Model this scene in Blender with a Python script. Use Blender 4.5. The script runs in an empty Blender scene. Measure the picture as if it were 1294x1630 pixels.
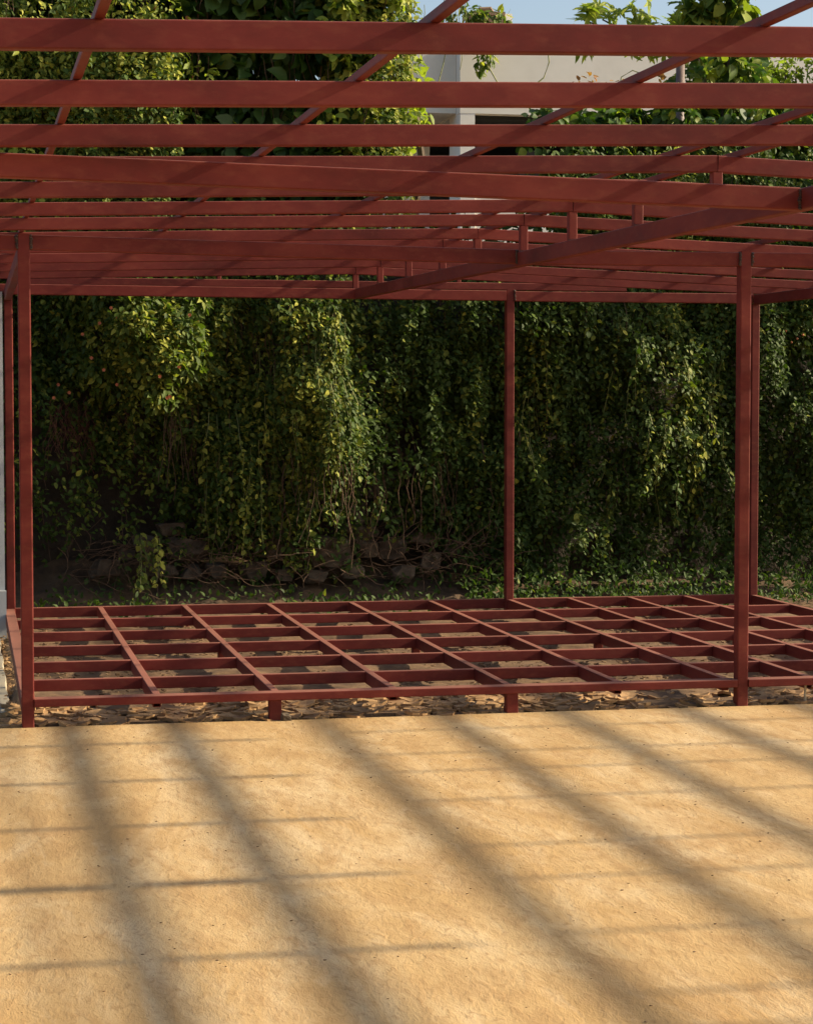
import bpy, bmesh, math, random
import numpy as np
from mathutils import Vector, Matrix
R = math.radians
scene = bpy.context.scene
col = scene.collection

# ------------------------------------------------------------------ camera
cam = bpy.data.cameras.new("camera")
cam.sensor_fit = 'HORIZONTAL'; cam.sensor_width = 36.0
cam.lens = 3400.0 / 1294.0 * 36.0
cam.clip_start = 0.1; cam.clip_end = 3000
co = bpy.data.objects.new("camera", cam); col.objects.link(co)
co.location = (-0.2644, -10.5774, 1.6)
co.rotation_euler = (math.pi / 2 - 0.05219, 0, -0.20298)
scene.camera = co

# ------------------------------------------------------------------ world, sun, exposure
TO_SUN = Vector((5.15, -.34, 2.5)).normalized()
world = bpy.data.worlds.new("World"); scene.world = world
world.use_nodes = True
wn = world.node_tree
bg = wn.nodes["Background"]
sky = wn.nodes.new("ShaderNodeTexSky"); sky.sky_type = 'NISHITA'; sky.sun_disc = False
sky.sun_elevation = math.asin(TO_SUN.z)
sky.sun_rotation = math.atan2(TO_SUN.x, TO_SUN.y)
sky.air_density = 1.0; sky.dust_density = 3.0; sky.ozone_density = 1.0
wn.links.new(sky.outputs[0], bg.inputs[0]); bg.inputs[1].default_value = 0.10
sun = bpy.data.lights.new("sun", 'SUN'); sun.energy = 5.0; sun.angle = R(1.0)
sun.color = (1.0, 0.85, 0.61)
so = bpy.data.objects.new("sun", sun); col.objects.link(so)
so.rotation_euler = TO_SUN.to_track_quat('Z', 'Y').to_euler()
so.location = (8, -6, 8)
scene.view_settings.view_transform = 'Standard'
scene.view_settings.look = 'None'
scene.view_settings.gamma = 1.0
scene.view_settings.exposure = 0.90
scene.cycles.max_bounces = 8
scene.cycles.transparent_max_bounces = 8

# ------------------------------------------------------------------ helpers
def tag(o, label=None, cat=None, group=None, kind=None):
    if label: o["label"] = label
    if cat: o["category"] = cat
    if group: o["group"] = group
    if kind: o["kind"] = kind
    return o

def empty(name, loc, label, cat, group=None):
    o = bpy.data.objects.new(name, None); col.objects.link(o)
    o.location = loc; o.empty_display_size = 0.2
    return tag(o, label, cat, group)

def link(name, me, mat, parent=None, smooth=False):
    o = bpy.data.objects.new(name, me); col.objects.link(o)
    if mat: me.materials.append(mat)
    if parent:
        o.parent = parent
        o.matrix_parent_inverse = Matrix.Translation(-Vector(parent.location))
    if smooth: me.shade_smooth()
    return o

class MB:
    """collects shapes and links them as one mesh object"""
    def __init__(s): s.v = []; s.f = []
    def add(s, vs, fs):
        n = len(s.v); s.v += [tuple(v) for v in vs]; s.f += [tuple(i + n for i in f) for f in fs]
    def box(s, a, b):
        (x0, y0, z0), (x1, y1, z1) = a, b
        s.add([(x0,y0,z0),(x1,y0,z0),(x1,y1,z0),(x0,y1,z0),(x0,y0,z1),(x1,y0,z1),(x1,y1,z1),(x0,y1,z1)],
              [(0,3,2,1),(4,5,6,7),(0,1,5,4),(1,2,6,5),(2,3,7,6),(3,0,4,7)])
    def beam(s, p0, p1, w, h, r=0.005, up=(0, 0, 1), hollow=False):
        """rounded rectangular tube from p0 to p1 (centre line), w across, h along up"""
        p0 = Vector(p0); p1 = Vector(p1); d = (p1 - p0).normalized()
        upv = Vector(up); sx = d.cross(upv).normalized(); sz = sx.cross(d).normalized()
        def ring(w, h, r, q):
            out = []
            for cx, cz, a0 in ((1, 1, 0), (-1, 1, 90), (-1, -1, 180), (1, -1, 270)):
                for k in range(3):
                    a = R(a0 + 45 * k)
                    out.append(q + sx * (cx * (w / 2 - r) + r * math.cos(a)) + sz * (cz * (h / 2 - r) + r * math.sin(a)))
            return out
        A = ring(w, h, r, p0); B = ring(w, h, r, p1)
        n = len(s.v); s.v += [tuple(v) for v in A + B]; m = 12
        for i in range(m):
            j = (i + 1) % m
            s.f.append((n + i, n + m + i, n + m + j, n + j))
        if not hollow:
            s.f.append(tuple(n + i for i in range(m))); s.f.append(tuple(n + m + i for i in range(m - 1, -1, -1)))
        else:
            t = 0.004
            for q, base, inward, flip in ((p0, n, d, False), (p1, n + m, -d, True)):
                C = ring(w - 2 * t, h - 2 * t, max(r - t, 0.001), q); D = ring(w - 2 * t, h - 2 * t, max(r - t, 0.001), q + inward * 0.25)
                k = len(s.v); s.v += [tuple(v) for v in C + D]
                for i in range(m):
                    j = (i + 1) % m
                    a = (base + i, base + j, k + j, k + i); b = (k + i, k + j, k + m + j, k + m + i)
                    s.f.append(a if not flip else a[::-1]); s.f.append(b if not flip else b[::-1])
                e = tuple(k + m + i for i in range(m)); s.f.append(e if not flip else e[::-1])
    def tube(s, pts, rad, seg=6):
        pts = [Vector(p) for p in pts]; n0 = len(s.v)
        if not hasattr(rad, '__len__'): rad = [rad] * len(pts)
        for i, p in enumerate(pts):
            d = (pts[min(i + 1, len(pts) - 1)] - pts[max(i - 1, 0)]).normalized()
            a = d.cross(Vector((0.3, 0.2, 1)) if abs(d.z) < .9 else Vector((1, .1, 0))).normalized(); b = d.cross(a)
            for k in range(seg):
                t = 2 * math.pi * k / seg
                s.v.append(tuple(p + (a * math.cos(t) + b * math.sin(t)) * rad[i]))
        for i in range(len(pts) - 1):
            for k in range(seg):
                k2 = (k + 1) % seg
                s.f.append((n0 + i*seg + k, n0 + i*seg + k2, n0 + (i+1)*seg + k2, n0 + (i+1)*seg + k))
        s.f.append(tuple(n0 + k for k in range(seg - 1, -1, -1)))
        s.f.append(tuple(n0 + (len(pts)-1)*seg + k for k in range(seg)))
    def build(s, name, mat, parent=None, smooth=False):
        me = bpy.data.meshes.new(name); me.from_pydata(s.v, [], s.f); me.update()
        return link(name, me, mat, parent, smooth)

# ------------------------------------------------------------------ materials
def nodes(name):
    m = bpy.data.materials.new(name); m.use_nodes = True
    nt = m.node_tree; b = nt.nodes["Principled BSDF"]
    return m, nt, b
def N(nt, t, **kw):
    n = nt.nodes.new(t)
    for k, v in kw.items():
        if k in n.inputs.keys(): n.inputs[k].default_value = v
        else: setattr(n, k, v)
    return n
def ramp(nt, src, stops):
    r = nt.nodes.new("ShaderNodeValToRGB"); e = r.color_ramp.elements
    while len(e) < len(stops): e.new(0.5)
    for el, (p, c) in zip(e, stops):
        el.position = p; el.color = (c[0], c[1], c[2], 1) if hasattr(c, '__len__') else (c, c, c, 1)
    nt.links.new(src, r.inputs[0]); return r
def mix(nt, fac, a, b, mode='MIX'):
    m = nt.nodes.new("ShaderNodeMix"); m.data_type = 'RGBA'; m.blend_type = mode
    for sock, val in ((m.inputs[0], fac), (m.inputs[6], a), (m.inputs[7], b)):
        if isinstance(val, bpy.types.NodeSocket): nt.links.new(val, sock)
        elif hasattr(val, '__len__'): sock.default_value = (*val[:3], 1)
        else: sock.default_value = val
    return m.outputs[2]
def coords(nt, scale=(1, 1, 1)):
    tc = nt.nodes.new("ShaderNodeTexCoord"); mp = nt.nodes.new("ShaderNodeMapping")
    mp.inputs['Scale'].default_value = scale
    nt.links.new(tc.outputs['Object'], mp.inputs[0]); return mp.outputs[0]
def noise(nt, vec, scale, detail=4, rough=.55, dist=0.0):
    n = nt.nodes.new("ShaderNodeTexNoise"); n.inputs['Scale'].default_value = scale
    n.inputs['Detail'].default_value = detail; n.inputs['Roughness'].default_value = rough
    n.inputs['Distortion'].default_value = dist
    nt.links.new(vec, n.inputs['Vector']); return n.outputs[0]
def bump(nt, h, strength, dist, bsdf, prev=None):
    b = nt.nodes.new("ShaderNodeBump"); b.inputs['Strength'].default_value = strength; b.inputs['Distance'].default_value = dist
    nt.links.new(h, b.inputs['Height'])
    if prev: nt.links.new(prev, b.inputs['Normal'])
    if bsdf: nt.links.new(b.outputs[0], bsdf.inputs['Normal'])
    return b.outputs[0]

def mat_paint():
    m, nt, b = nodes("red_oxide_paint")
    v = coords(nt); vs = coords(nt, (1, 1, 6)); vl = coords(nt, (4, 4, 9))
    n1 = noise(nt, coords(nt, (.8, .8, 1.6)), 2.3, 7, .68); n2 = noise(nt, vl, 4, 4, .6); n3 = noise(nt, v, 60, 3, .6)
    base = ramp(nt, n1, [(.3, (.086, .0135, .0100)), (.5, (.136, .0205, .0155)), (.68, (.185, .034, .024))]).outputs[0]
    oi = nt.nodes.new("ShaderNodeObjectInfo")
    rr = ramp(nt, oi.outputs['Random'], [(0, .86), (1, 1.12)])
    c = mix(nt, 1.0, base, rr.outputs[0], 'MULTIPLY')
    dust = ramp(nt, n2, [(.50, 0), (.75, .24)])
    c = mix(nt, dust.outputs[0], c, (.26, .085, .045))
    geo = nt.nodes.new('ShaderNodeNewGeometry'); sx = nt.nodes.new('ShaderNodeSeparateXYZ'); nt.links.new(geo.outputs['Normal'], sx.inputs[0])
    top_lit = ramp(nt, sx.outputs[2], [(.75, 0), (.97, .42)])  # dusty pale coat on upward faces, painted to make the tops read as lit
    c = mix(nt, top_lit.outputs[0], c, (.40, .215, .15))
    spots = ramp(nt, n3, [(.66, 0), (.75, .6)])
    c = mix(nt, spots.outputs[0], c, (.12, .03, .02))
    nt.links.new(c, b.inputs['Base Color'])
    rg = ramp(nt, n1, [(.3, .48), (.7, .68)]); nt.links.new(rg.outputs[0], b.inputs['Roughness'])
    b.inputs['Specular IOR Level'].default_value = .2
    p = bump(nt, n2, .15, .002, None); bump(nt, n3, .12, .001, b, p)
    return m
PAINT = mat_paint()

def mat_plain(name, stops, scale, rough=.9, bs=.4, bd=.01, detail=6, stretch=(1, 1, 1), dist=0.0):
    m, nt, b = nodes(name)
    v = coords(nt, stretch); n1 = noise(nt, v, scale, detail, .62, dist)
    nt.links.new(ramp(nt, n1, stops).outputs[0], b.inputs['Base Color'])
    b.inputs['Roughness'].default_value = rough
    n2 = noise(nt, v, scale * 5, 4, .6)
    p = bump(nt, n1, bs, bd, None); bump(nt, n2, bs * .6, bd * .3, b, p)
    return m
WELD = mat_plain("rusty_weld", [(.3, (.02, .012, .01)), (.6, (.07, .035, .022)), (.8, (.14, .09, .06))], 60, .7)
DIRT = mat_plain("brown_dirt", [(.28, (.06, .031, .013)), (.5, (.125, .069, .029)), (.72, (.215, .126, .056))], 7, .95, .8, .02)
DIRTBANK = mat_plain("dark_soil", [(.3, (.045, .027, .014)), (.55, (.11, .065, .032)), (.75, (.18, .11, .055))], 6, .95, .9, .03)
CHIP = mat_plain("dry_flake", [(.3, (.19, .10, .038)), (.55, (.34, .20, .085)), (.75, (.50, .33, .16))], 9, .85, .5, .005)
LITTER = mat_plain("brown_litter", [(.3, (.09, .048, .02)), (.55, (.17, .10, .045)), (.75, (.27, .175, .085))], 9, .9, .5, .005)
STONE = mat_plain("grey_brown_stone", [(.3, (.035, .025, .015)), (.5, (.085, .060, .037)), (.72, (.19, .145, .095))], 9, .9, .7, .02)
WALLSTONE = mat_plain("dark_wall_masonry", [(.3, (.02, .015, .010)), (.6, (.05, .037, .024)), (.8, (.09, .065, .04))], 5, .95, .9, .05)
PALE = mat_plain("pale_cement_render", [(.3, (.74, .71, .62)), (.55, (.81, .78, .69)), (.8, (.86, .83, .75))], 1.6, .9, .15, .004)
GREYWALL = mat_plain("grey_cement_block", [(.3, (.30, .32, .33)), (.55, (.38, .40, .41)), (.8, (.45, .47, .47))], 3, .9, .3, .004)
BAY_SHADE = mat_plain("shade_toned_plaster", [(.3, (.035, .035, .032)), (.8, (.06, .06, .055))], 2, .95)  # near black: shade of the open bay put into the colour
PIPE = mat_plain("brown_grey_pipe", [(.3, (.09, .06, .05)), (.7, (.16, .11, .09))], 12, .6)
TWIG = mat_plain("dry_brown_twig", [(.3, (.06, .032, .018)), (.6, (.12, .07, .038)), (.8, (.20, .125, .075))], 14, .9, .3, .002)
ROOT = mat_plain("reddish_aerial_root", [(.3, (.085, .03, .018)), (.7, (.16, .07, .04))], 14, .9, .3, .002)
FRUIT = mat_plain("orange_blossom", [(.3, (.42, .11, .04)), (.7, (.60, .22, .10))], 30, .6, .2, .002)
CRATE = mat_plain("rusty_brown_tank_side", [(.3, (.12, .07, .04)), (.6, (.24, .16, .10)), (.8, (.33, .25, .17))], 5, .9, .4, .01)
STEM = mat_plain("green_vine_stem", [(.3, (.13, .15, .04)), (.7, (.22, .22, .07))], 14, .7, .2, .002)
SOFFIT_SHADE = mat_plain("shade_toned_soffit", [(.3, (.02, .02, .018)), (.8, (.035, .035, .03))], 2, .95)  # underside darkened in its colour to read as deep shade
TRUNK = mat_plain("bark", [(.3, (.05, .035, .022)), (.7, (.13, .095, .06))], 14, .9, .6, .01)

def mat_slab():
    m, nt, b = nodes("sandy_concrete")
    v = coords(nt); vd = coords(nt, (1, .42, 1))       # trowel strokes run mostly away from the wall
    rot = nt.nodes.new("ShaderNodeMapping"); rot.inputs['Rotation'].default_value = (0, 0, R(24)); rot.inputs['Scale'].default_value = (1, .30, 1)
    tc = nt.nodes.new("ShaderNodeTexCoord"); nt.links.new(tc.outputs['Object'], rot.inputs[0]); vr = rot.outputs[0]
    big = noise(nt, v, .55, 4, .6, .5); mid = noise(nt, vd, 3.0, 7, .62, .5); mott = noise(nt, vr, 9.0, 7, .66, .7)
    fine = noise(nt, vd, 38, 5, .65, .6); grit = noise(nt, vd, 150, 3, .7)
    c = ramp(nt, mid, [(.30, (0.389, 0.240, 0.096)), (.47, (0.449, 0.290, 0.125)), (.62, (0.501, 0.341, 0.162)), (.78, (0.570, 0.412, 0.224))]).outputs[0]
    c = mix(nt, .35, c, ramp(nt, big, [(.38, (0.449, 0.274, 0.104)), (.60, (0.536, 0.387, 0.200))]).outputs[0])
    lait = noise(nt, vr, 2.2, 7, .66, 1.2)
    c = mix(nt, ramp(nt, lait, [(.48, 0), (.66, .65)]).outputs[0], c, (0.605, 0.462, 0.274))
    st = noise(nt, coords(nt, (.9, .6, 1)), 1.9, 7, .7, 1.2)
    c = mix(nt, ramp(nt, st, [(.50, 0), (.68, .5)]).outputs[0], c, (0.363, 0.214, 0.083))
    c = mix(nt, ramp(nt, mott, [(.50, 0), (.64, .60)]).outputs[0], c, (0.371, 0.224, 0.096))
    c = mix(nt, ramp(nt, mott, [(.30, .40), (.44, 0)]).outputs[0], c, (0.605, 0.455, 0.274))
    c = mix(nt, ramp(nt, fine, [(.54, 0), (.68, .6)]).outputs[0], c, (0.311, 0.181, 0.075))
    speck = noise(nt, vd, 70, 2, .5)
    c = mix(nt, ramp(nt, speck, [(.69, 0), (.74, .6)]).outputs[0], c, (.24, .14, .06))
    # arcs left by the trowel: distorted rings round scattered centres, only here and there
    nz = nt.nodes.new("ShaderNodeTexNoise"); nz.inputs['Scale'].default_value = 1.6; nz.inputs['Detail'].default_value = 3; nt.links.new(vd, nz.inputs['Vector'])
    add = nt.nodes.new("ShaderNodeVectorMath"); add.operation = 'MULTIPLY_ADD'
    nt.links.new(nz.outputs['Color'], add.inputs[0]); add.inputs[1].default_value = (.6, .6, 0); nt.links.new(vd, add.inputs[2])
    vo = nt.nodes.new("ShaderNodeTexVoronoi"); vo.inputs['Scale'].default_value = 2.1; nt.links.new(add.outputs[0], vo.inputs['Vector'])
    sub = nt.nodes.new("ShaderNodeVectorMath"); sub.operation = 'SUBTRACT'
    nt.links.new(add.outputs[0], sub.inputs[0]); nt.links.new(vo.outputs['Position'], sub.inputs[1])
    wv = nt.nodes.new("ShaderNodeTexWave"); wv.wave_type = 'RINGS'; wv.rings_direction = 'SPHERICAL'; nt.links.new(sub.outputs[0], wv.inputs['Vector'])
    wv.inputs['Scale'].default_value = 17; wv.inputs['Distortion'].default_value = 5; wv.inputs['Detail'].default_value = 4; wv.inputs['Detail Scale'].default_value = 1.6; wv.inputs['Detail Roughness'].default_value = .7
    msk = ramp(nt, noise(nt, vd, 3.4, 4, .6, .4), [(.50, 0), (.64, 1)])
    sw = nt.nodes.new("ShaderNodeMath"); sw.operation = 'MULTIPLY'; nt.links.new(wv.outputs['Fac'], sw.inputs[0]); nt.links.new(msk.outputs[0], sw.inputs[1])
    c = mix(nt, ramp(nt, sw.outputs[0], [(.55, 0), (.9, .16)]).outputs[0], c, (0.371, 0.228, 0.099))
    nt.links.new(c, b.inputs['Base Color'])
    b.inputs['Roughness'].default_value = .9; b.inputs['Specular IOR Level'].default_value = .2
    p = bump(nt, mid, .30, .02, None); p = bump(nt, mott, .30, .010, None, p); p = bump(nt, sw.outputs[0], .12, .003, None, p)
    p = bump(nt, fine, .50, .006, None, p); bump(nt, grit, .5, .003, b, p)
    return m
SLAB = mat_slab()
CRUMB = mat_plain("dark_crumb", [(.3, (.14, .08, .04)), (.7, (.34, .22, .11))], 30)
SLABG = mat_plain("grey_sandy_concrete", [(.3, (.30, .27, .20)), (.55, (.40, .35, .26)), (.78, (.48, .40, .27))], 4, .9, .4, .006)

def mat_leaf(name, dark, mid_, light, rough=.42, trans=.28):
    m, nt, b = nodes(name)
    at = nt.nodes.new("ShaderNodeAttribute"); at.attribute_name = "tint"
    c = ramp(nt, at.outputs['Fac'], [(0, dark), (.55, mid_), (.9, light), (1.0, tuple(min(1, x * 1.25) for x in light))]).outputs[0]
    v = coords(nt); n1 = noise(nt, v, 30, 3, .6)
    c = mix(nt, ramp(nt, n1, [(.35, .0), (.8, .35)]).outputs[0], c, mid_)
    nt.links.new(c, b.inputs['Base Color']); b.inputs['Roughness'].default_value = rough
    b.inputs['Specular IOR Level'].default_value = .2
    tr = nt.nodes.new("ShaderNodeBsdfTranslucent")
    tc = mix(nt, 1.0, c, (1.25, 1.5, .5), 'MULTIPLY'); nt.links.new(tc, tr.inputs[0])
    ms = nt.nodes.new("ShaderNodeMixShader"); ms.inputs[0].default_value = trans
    out = nt.nodes["Material Output"]
    nt.links.new(b.outputs[0], ms.inputs[1]); nt.links.new(tr.outputs[0], ms.inputs[2]); nt.links.new(ms.outputs[0], out.inputs[0])
    return m
L_IVY = mat_leaf("ivy_leaf", (.018, .034, .007), (.062, .105, .017), (.40, .39, .06), .6, .24)
L_FLOWER = mat_leaf("flowering_vine_leaf", (.020, .040, .008), (.10, .145, .024), (.42, .41, .07), .6, .3)
L_BROAD = mat_leaf("broad_creeper_leaf", (.012, .034, .008), (.062, .115, .020), (.30, .33, .05), .5, .3)
L_YELLOW = mat_leaf("yellow_green_leaf", (.10, .15, .025), (.26, .31, .05), (.50, .50, .10), .5, .4)
L_AUTUMN = mat_leaf("orange_young_leaf", (.20, .08, .02), (.38, .17, .05), (.50, .28, .08), .5, .35)

# ------------------------------------------------------------------ leaves
LEAF_V = np.array([(0,0,0),(-.30,.22,.05),(-.36,.50,.07),(-.20,.80,.03),(0,1.0,-.08),(.20,.80,.03),(.36,.50,.07),(.30,.22,.05),(0,.36,-.03),(0,.70,-.03)], float)
LEAF_F = [(0,8,1),(1,8,2),(2,8,9,3),(3,9,4),(4,9,5),(5,9,8,6),(6,8,7),(7,8,0)]
def unit(a): return a / np.maximum(np.linalg.norm(a, axis=1, keepdims=True), 1e-9)
def leaves(name, P, D, Nn, S, W, tint, mat, parent, rng):
    """P base points, D growing direction, Nn face normal, S length, W width factor"""
    n = len(P); D = unit(D); X = unit(np.cross(D, Nn)); Z = np.cross(X, D)
    T = LEAF_V[None] * np.array([1, 1, 1])
    curl = rng.uniform(.2, 1.9, n)[:, None]
    vx = T[:, :, 0] * W[:, None]; vy = T[:, :, 1] * np.ones((n, 1)); vz = T[:, :, 2] * curl - .10 * curl * (T[:, :, 1] ** 2)
    V = P[:, None] + (vx[..., None] * X[:, None] + vy[..., None] * D[:, None] + vz[..., None] * Z[:, None]) * S[:, None, None]
    k = len(LEAF_V); V = V.reshape(-1, 3)
    off = (np.arange(n) * k)
    li = []; sizes = []
    tpl = np.concatenate([np.array(f) for f in LEAF_F]); sz = np.array([len(f) for f in LEAF_F])
    loops = (tpl[None] + off[:, None]).ravel(); sizes = np.tile(sz, n)
    me = bpy.data.meshes.new(name)
    me.vertices.add(len(V)); me.vertices.foreach_set("co", V.ravel().astype(np.float32))
    me.loops.add(len(loops)); me.loops.foreach_set("vertex_index", loops.astype(np.int32))
    me.polygons.add(len(sizes)); st = np.concatenate([[0], np.cumsum(sizes)[:-1]])
    me.polygons.foreach_set("loop_start", st.astype(np.int32))
    me.update(calc_edges=True)
    at = me.attributes.new("tint", 'FLOAT', 'POINT'); at.data.foreach_set("value", np.repeat(np.clip(tint, 0, 1), k).astype(np.float32))
    me.shade_smooth()
    return link(name, me, mat, parent)

def vnoise(rng_seed):
    """smooth 2-D value noise, vectorised"""
    r = np.random.RandomState(rng_seed); G = r.rand(64, 64)
    def f(x, y):
        x = np.asarray(x, float) + 100; y = np.asarray(y, float) + 100
        xi = np.floor(x).astype(int); yi = np.floor(y).astype(int); fx = x - xi; fy = y - yi
        fx = fx * fx * (3 - 2 * fx); fy = fy * fy * (3 - 2 * fy)
        g = lambda a, b: G[a % 64, b % 64]
        return (g(xi, yi) * (1 - fx) + g(xi + 1, yi) * fx) * (1 - fy) + (g(xi, yi + 1) * (1 - fx) + g(xi + 1, yi + 1) * fx) * fy
    return f
NB = vnoise(5); NC = vnoise(9); ND = vnoise(13)
def bulge(u, z):
    """how far the ivy curtain stands out from its wall"""
    b = .06 + .34 * NB(u * 1.1, z * .9) + .26 * NC(u * 2.8, z * 1.9) + .24 * ND(u * 6, z * 4.5)
    b = b + .42 * np.exp(-((u - 1.05) / .50) ** 2 - ((z - 2.05) / .55) ** 2)      # overhanging flowering clump
    b = b + .24 * np.exp(-((u - 2.35) / .38) ** 2 - ((z - 1.5) / .9) ** 2)       # trailing clump
    b = b + .30 * np.exp(-((u - 5.2) / .45) ** 2 - ((z - 1.7) / .7) ** 2)
    b = b + .18 * np.clip(z - 2.6, 0, 1.2)
    return b
WV = 6.45      # wall face
def curtain(name, mat, parent, seed, n_strands, u0, u1, top_fn, len_rng, leaf, step, dens=None, tint_fn=None, stems=None, hang=.75, wid=(.7, 1.0), zmin_fn=None, out=0.0):
    rng = np.random.RandomState(seed)
    P = []; D = []; Nn = []; S = []; T = []; W = []
    sm = MB()
    for i in range(n_strands):
        u = rng.uniform(u0, u1); z = top_fn(u, rng)
        L = rng.uniform(*len_rng); ns = int(L / step); du = 0.0; tone = rng.normal(0, .12); o = rng.uniform(-.12, .06) + out
        pts = []
        zm = zmin_fn(u, rng) if zmin_fn else .02
        ls = rng.uniform(.8, 1.25)
        for k in range(ns):
            du += rng.normal(0, .012); u += du * step * 3 + rng.normal(0, .006); z -= step * rng.uniform(.6, 1.2)
            if z < zm: break
            if u < u0 - .3 or u > u1 + .3: break
            v = WV - bulge(u, z) - o
            pts.append((u, v, z))
            if dens is not None and rng.rand() > dens(u, z): continue
            for sd in ((1,) if rng.rand() < .45 else (-1, 1)):
                s = leaf * ls * rng.uniform(.6, 1.3)
                P.append((u + rng.normal(0, .018), v + rng.normal(0, .03), z + rng.normal(0, .012)))
                a = rng.normal(0, .5)
                D.append((sd * rng.uniform(.1, 1.1), -rng.uniform(0.0, .9), -hang + rng.normal(0, .55)))
                Nn.append((.5 + sd * .35 + rng.normal(0, .65), -1.0, .55 + rng.normal(0, .6)))
                S.append(s); W.append(rng.uniform(*wid))
                t = .36 + tone + rng.normal(0, .12)
                if tint_fn: t += tint_fn(u, z)
                T.append(t)
        if stems is not None and len(pts) > 4 and rng.rand() < stems: sm.tube(pts[::3], .003, 3)
    P = np.array(P); D = np.array(D); Nn = np.array(Nn)
    o = leaves(name, P, D, Nn, np.array(S), np.array(W), np.array(T), mat, parent, rng)
    return o, sm

# ================================================================== THE SETTING
# dirt ground, one sheet to the horizon (finely divided near the deck)
def ground_sheet():
    xs = list(np.linspace(-3, 9, 190)); ys = list(np.linspace(-.55, 6.8, 150))
    xs = [-900, -300, -80, -20, -8] + xs + [14, 40, 120, 400, 900]; ys = [-900, -300, -80, -20, -5] + ys
    f1 = vnoise(21); f2 = vnoise(22); f3 = vnoise(23)
    V = []; F = []
    for y in ys:
        for x in xs:
            z = -.035
            if -.5 < y < 6.8 and -3 <= x <= 9:
                z = -.058 + .05 * f1(x * 1.6, y * 1.6) + .030 * f2(x * 6, y * 6) + .014 * f3(x * 17, y * 17)
                if y < .02 or (x < -.045 and y < 4.3): z = -.065
                t = max(0, (y - 5.1) / 1.3)
            V.append((x, y, z))
    nx = len(xs)
    for j in range(len(ys) - 1):
        for i in range(nx - 1):
            a = j * nx + i; F.append((a, a + 1, a + nx + 1, a + nx))
    me = bpy.data.meshes.new("ground"); me.from_pydata(V, [], F)
    o = link("ground", me, DIRT, None, True); tag(o, kind="structure"); return o
ground_sheet()

# sandy concrete slab in front, with a real edge at the dirt strip
def slab():
    rng = random.Random(3)
    bm = bmesh.new()
    xs = [-40, -12] + [-3 + .12 * i for i in range(76)] + [12, 40]
    top = []; 
    rows = []
    for j, y in enumerate((-60, -14, -6, -.16, None)):
        row = []
        for x in xs:
            if y is None:
                e = -.035 + .008 * math.sin(x * 3.1) + rng.uniform(-.007, .007)
                row.append(bm.verts.new((x, e, 0)))
            else: row.append(bm.verts.new((x, y, 0)))
        rows.append(row)
    low = [bm.verts.new((v.co.x, v.co.y + .012 + rng.uniform(-.006, .006), -.08)) for v in rows[-1]]
    rows.append(low)
    for a, b in zip(rows, rows[1:]):
        for i in range(len(xs) - 1): bm.faces.new((a[i], a[i+1], b[i+1], b[i]))
    me = bpy.data.meshes.new("patio"); bm.to_mesh(me); bm.free()
    o = link("patio", me, SLAB); tag(o, kind="structure")
slab()
# grey concrete strip left of the deck
m = MB()
e = [(-.062 + .006 * math.sin(7 * y), y) for y in np.linspace(-.03, 4.25, 30)]
vs = []
for x, y in e: vs += [(-6, y, -.004), (x, y, -.004), (x + .012, y, -.09)]
fs = []
for i in range(len(e) - 1):
    a = 3 * i; fs += [(a, a+1, a+4, a+3), (a+1, a+2, a+5, a+4)]
m.add(vs, fs)
tag(m.build("walkway", SLABG), kind="structure")

# upper terrace behind the retaining wall
m = MB()
m.add([(-900, 6.75, 2.55), (900, 6.75, 2.55), (900, 1500, 2.9), (-900, 1500, 2.9)], [(0, 1, 2, 3)])
tag(m.build("terrace_ground", DIRTBANK), kind="structure")

# ================================================================== STEEL PERGOLA
UJ = [.02, .650, 1.2466, 1.8514, 2.4552, 3.0433, 3.6333, 4.0971, 4.5604, 4.9964, 5.5121]
VR = [0, .718, 1.485, 2.258, 3.040, 3.838, 4.612]
pergola = empty("steel_pergola", (0, 0, 0), "red oxide painted steel pergola with slatted roof and raised grid deck frame", "pergola")
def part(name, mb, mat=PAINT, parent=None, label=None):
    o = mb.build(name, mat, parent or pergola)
    if label: o["label"] = label
    return o
def beampart(name, p0, p1, w, h, parent=None, r=.005, hollow=False, label=None):
    m = MB(); m.beam(p0, p1, w, h, r, hollow=hollow); return part(name, m, PAINT, parent, label)
Z0 = 1.6
TF = Z0 + .802      # top of front beam at the left post
# posts  (x, y, top)
def post(x, y, top, w=.060, d=.066, base=-.06, name="post"):
    m = MB(); m.beam((x, y, base), (x, y, top), w, d, .006, up=(0, 1, 0)); return part(name, m)
p1 = post(.016, -.008, 2.405); p3 = post(3.702, -.008, 2.372)
b1 = post(.028, 4.62, 2.335); b2 = post(3.632, 4.62, 2.41); b3 = post(5.525, 4.62, 2.32)
p5 = post(5.525, -.008, 2.37); p6 = post(2.503, -7.6, 2.27); p7 = post(-3.0, -3.77, 2.4); p8 = post(-3.0, -.008, 2.4); p9 = post(5.525, -7.6, 2.36)
BT = .073
def zc(t): return Z0 + t - BT / 2
UD = 2.503
DW = .05
def zl(u, v): return Z0 + .880 + .0248 * u + (.0080 * v if v < 0 else .0062 * v)
def zr(u, v): return zl(UD, v) - .0375 * (u - UD)
# diagonal-looking depth beam D
dz = lambda v: .805 + (v - 4.7) * (.805 - .712) / 8.47
beampart("main_beam", (UD, 4.575, zc(dz(4.6))), (UD, -8.6, zc(dz(-8.6))), DW, BT)
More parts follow.
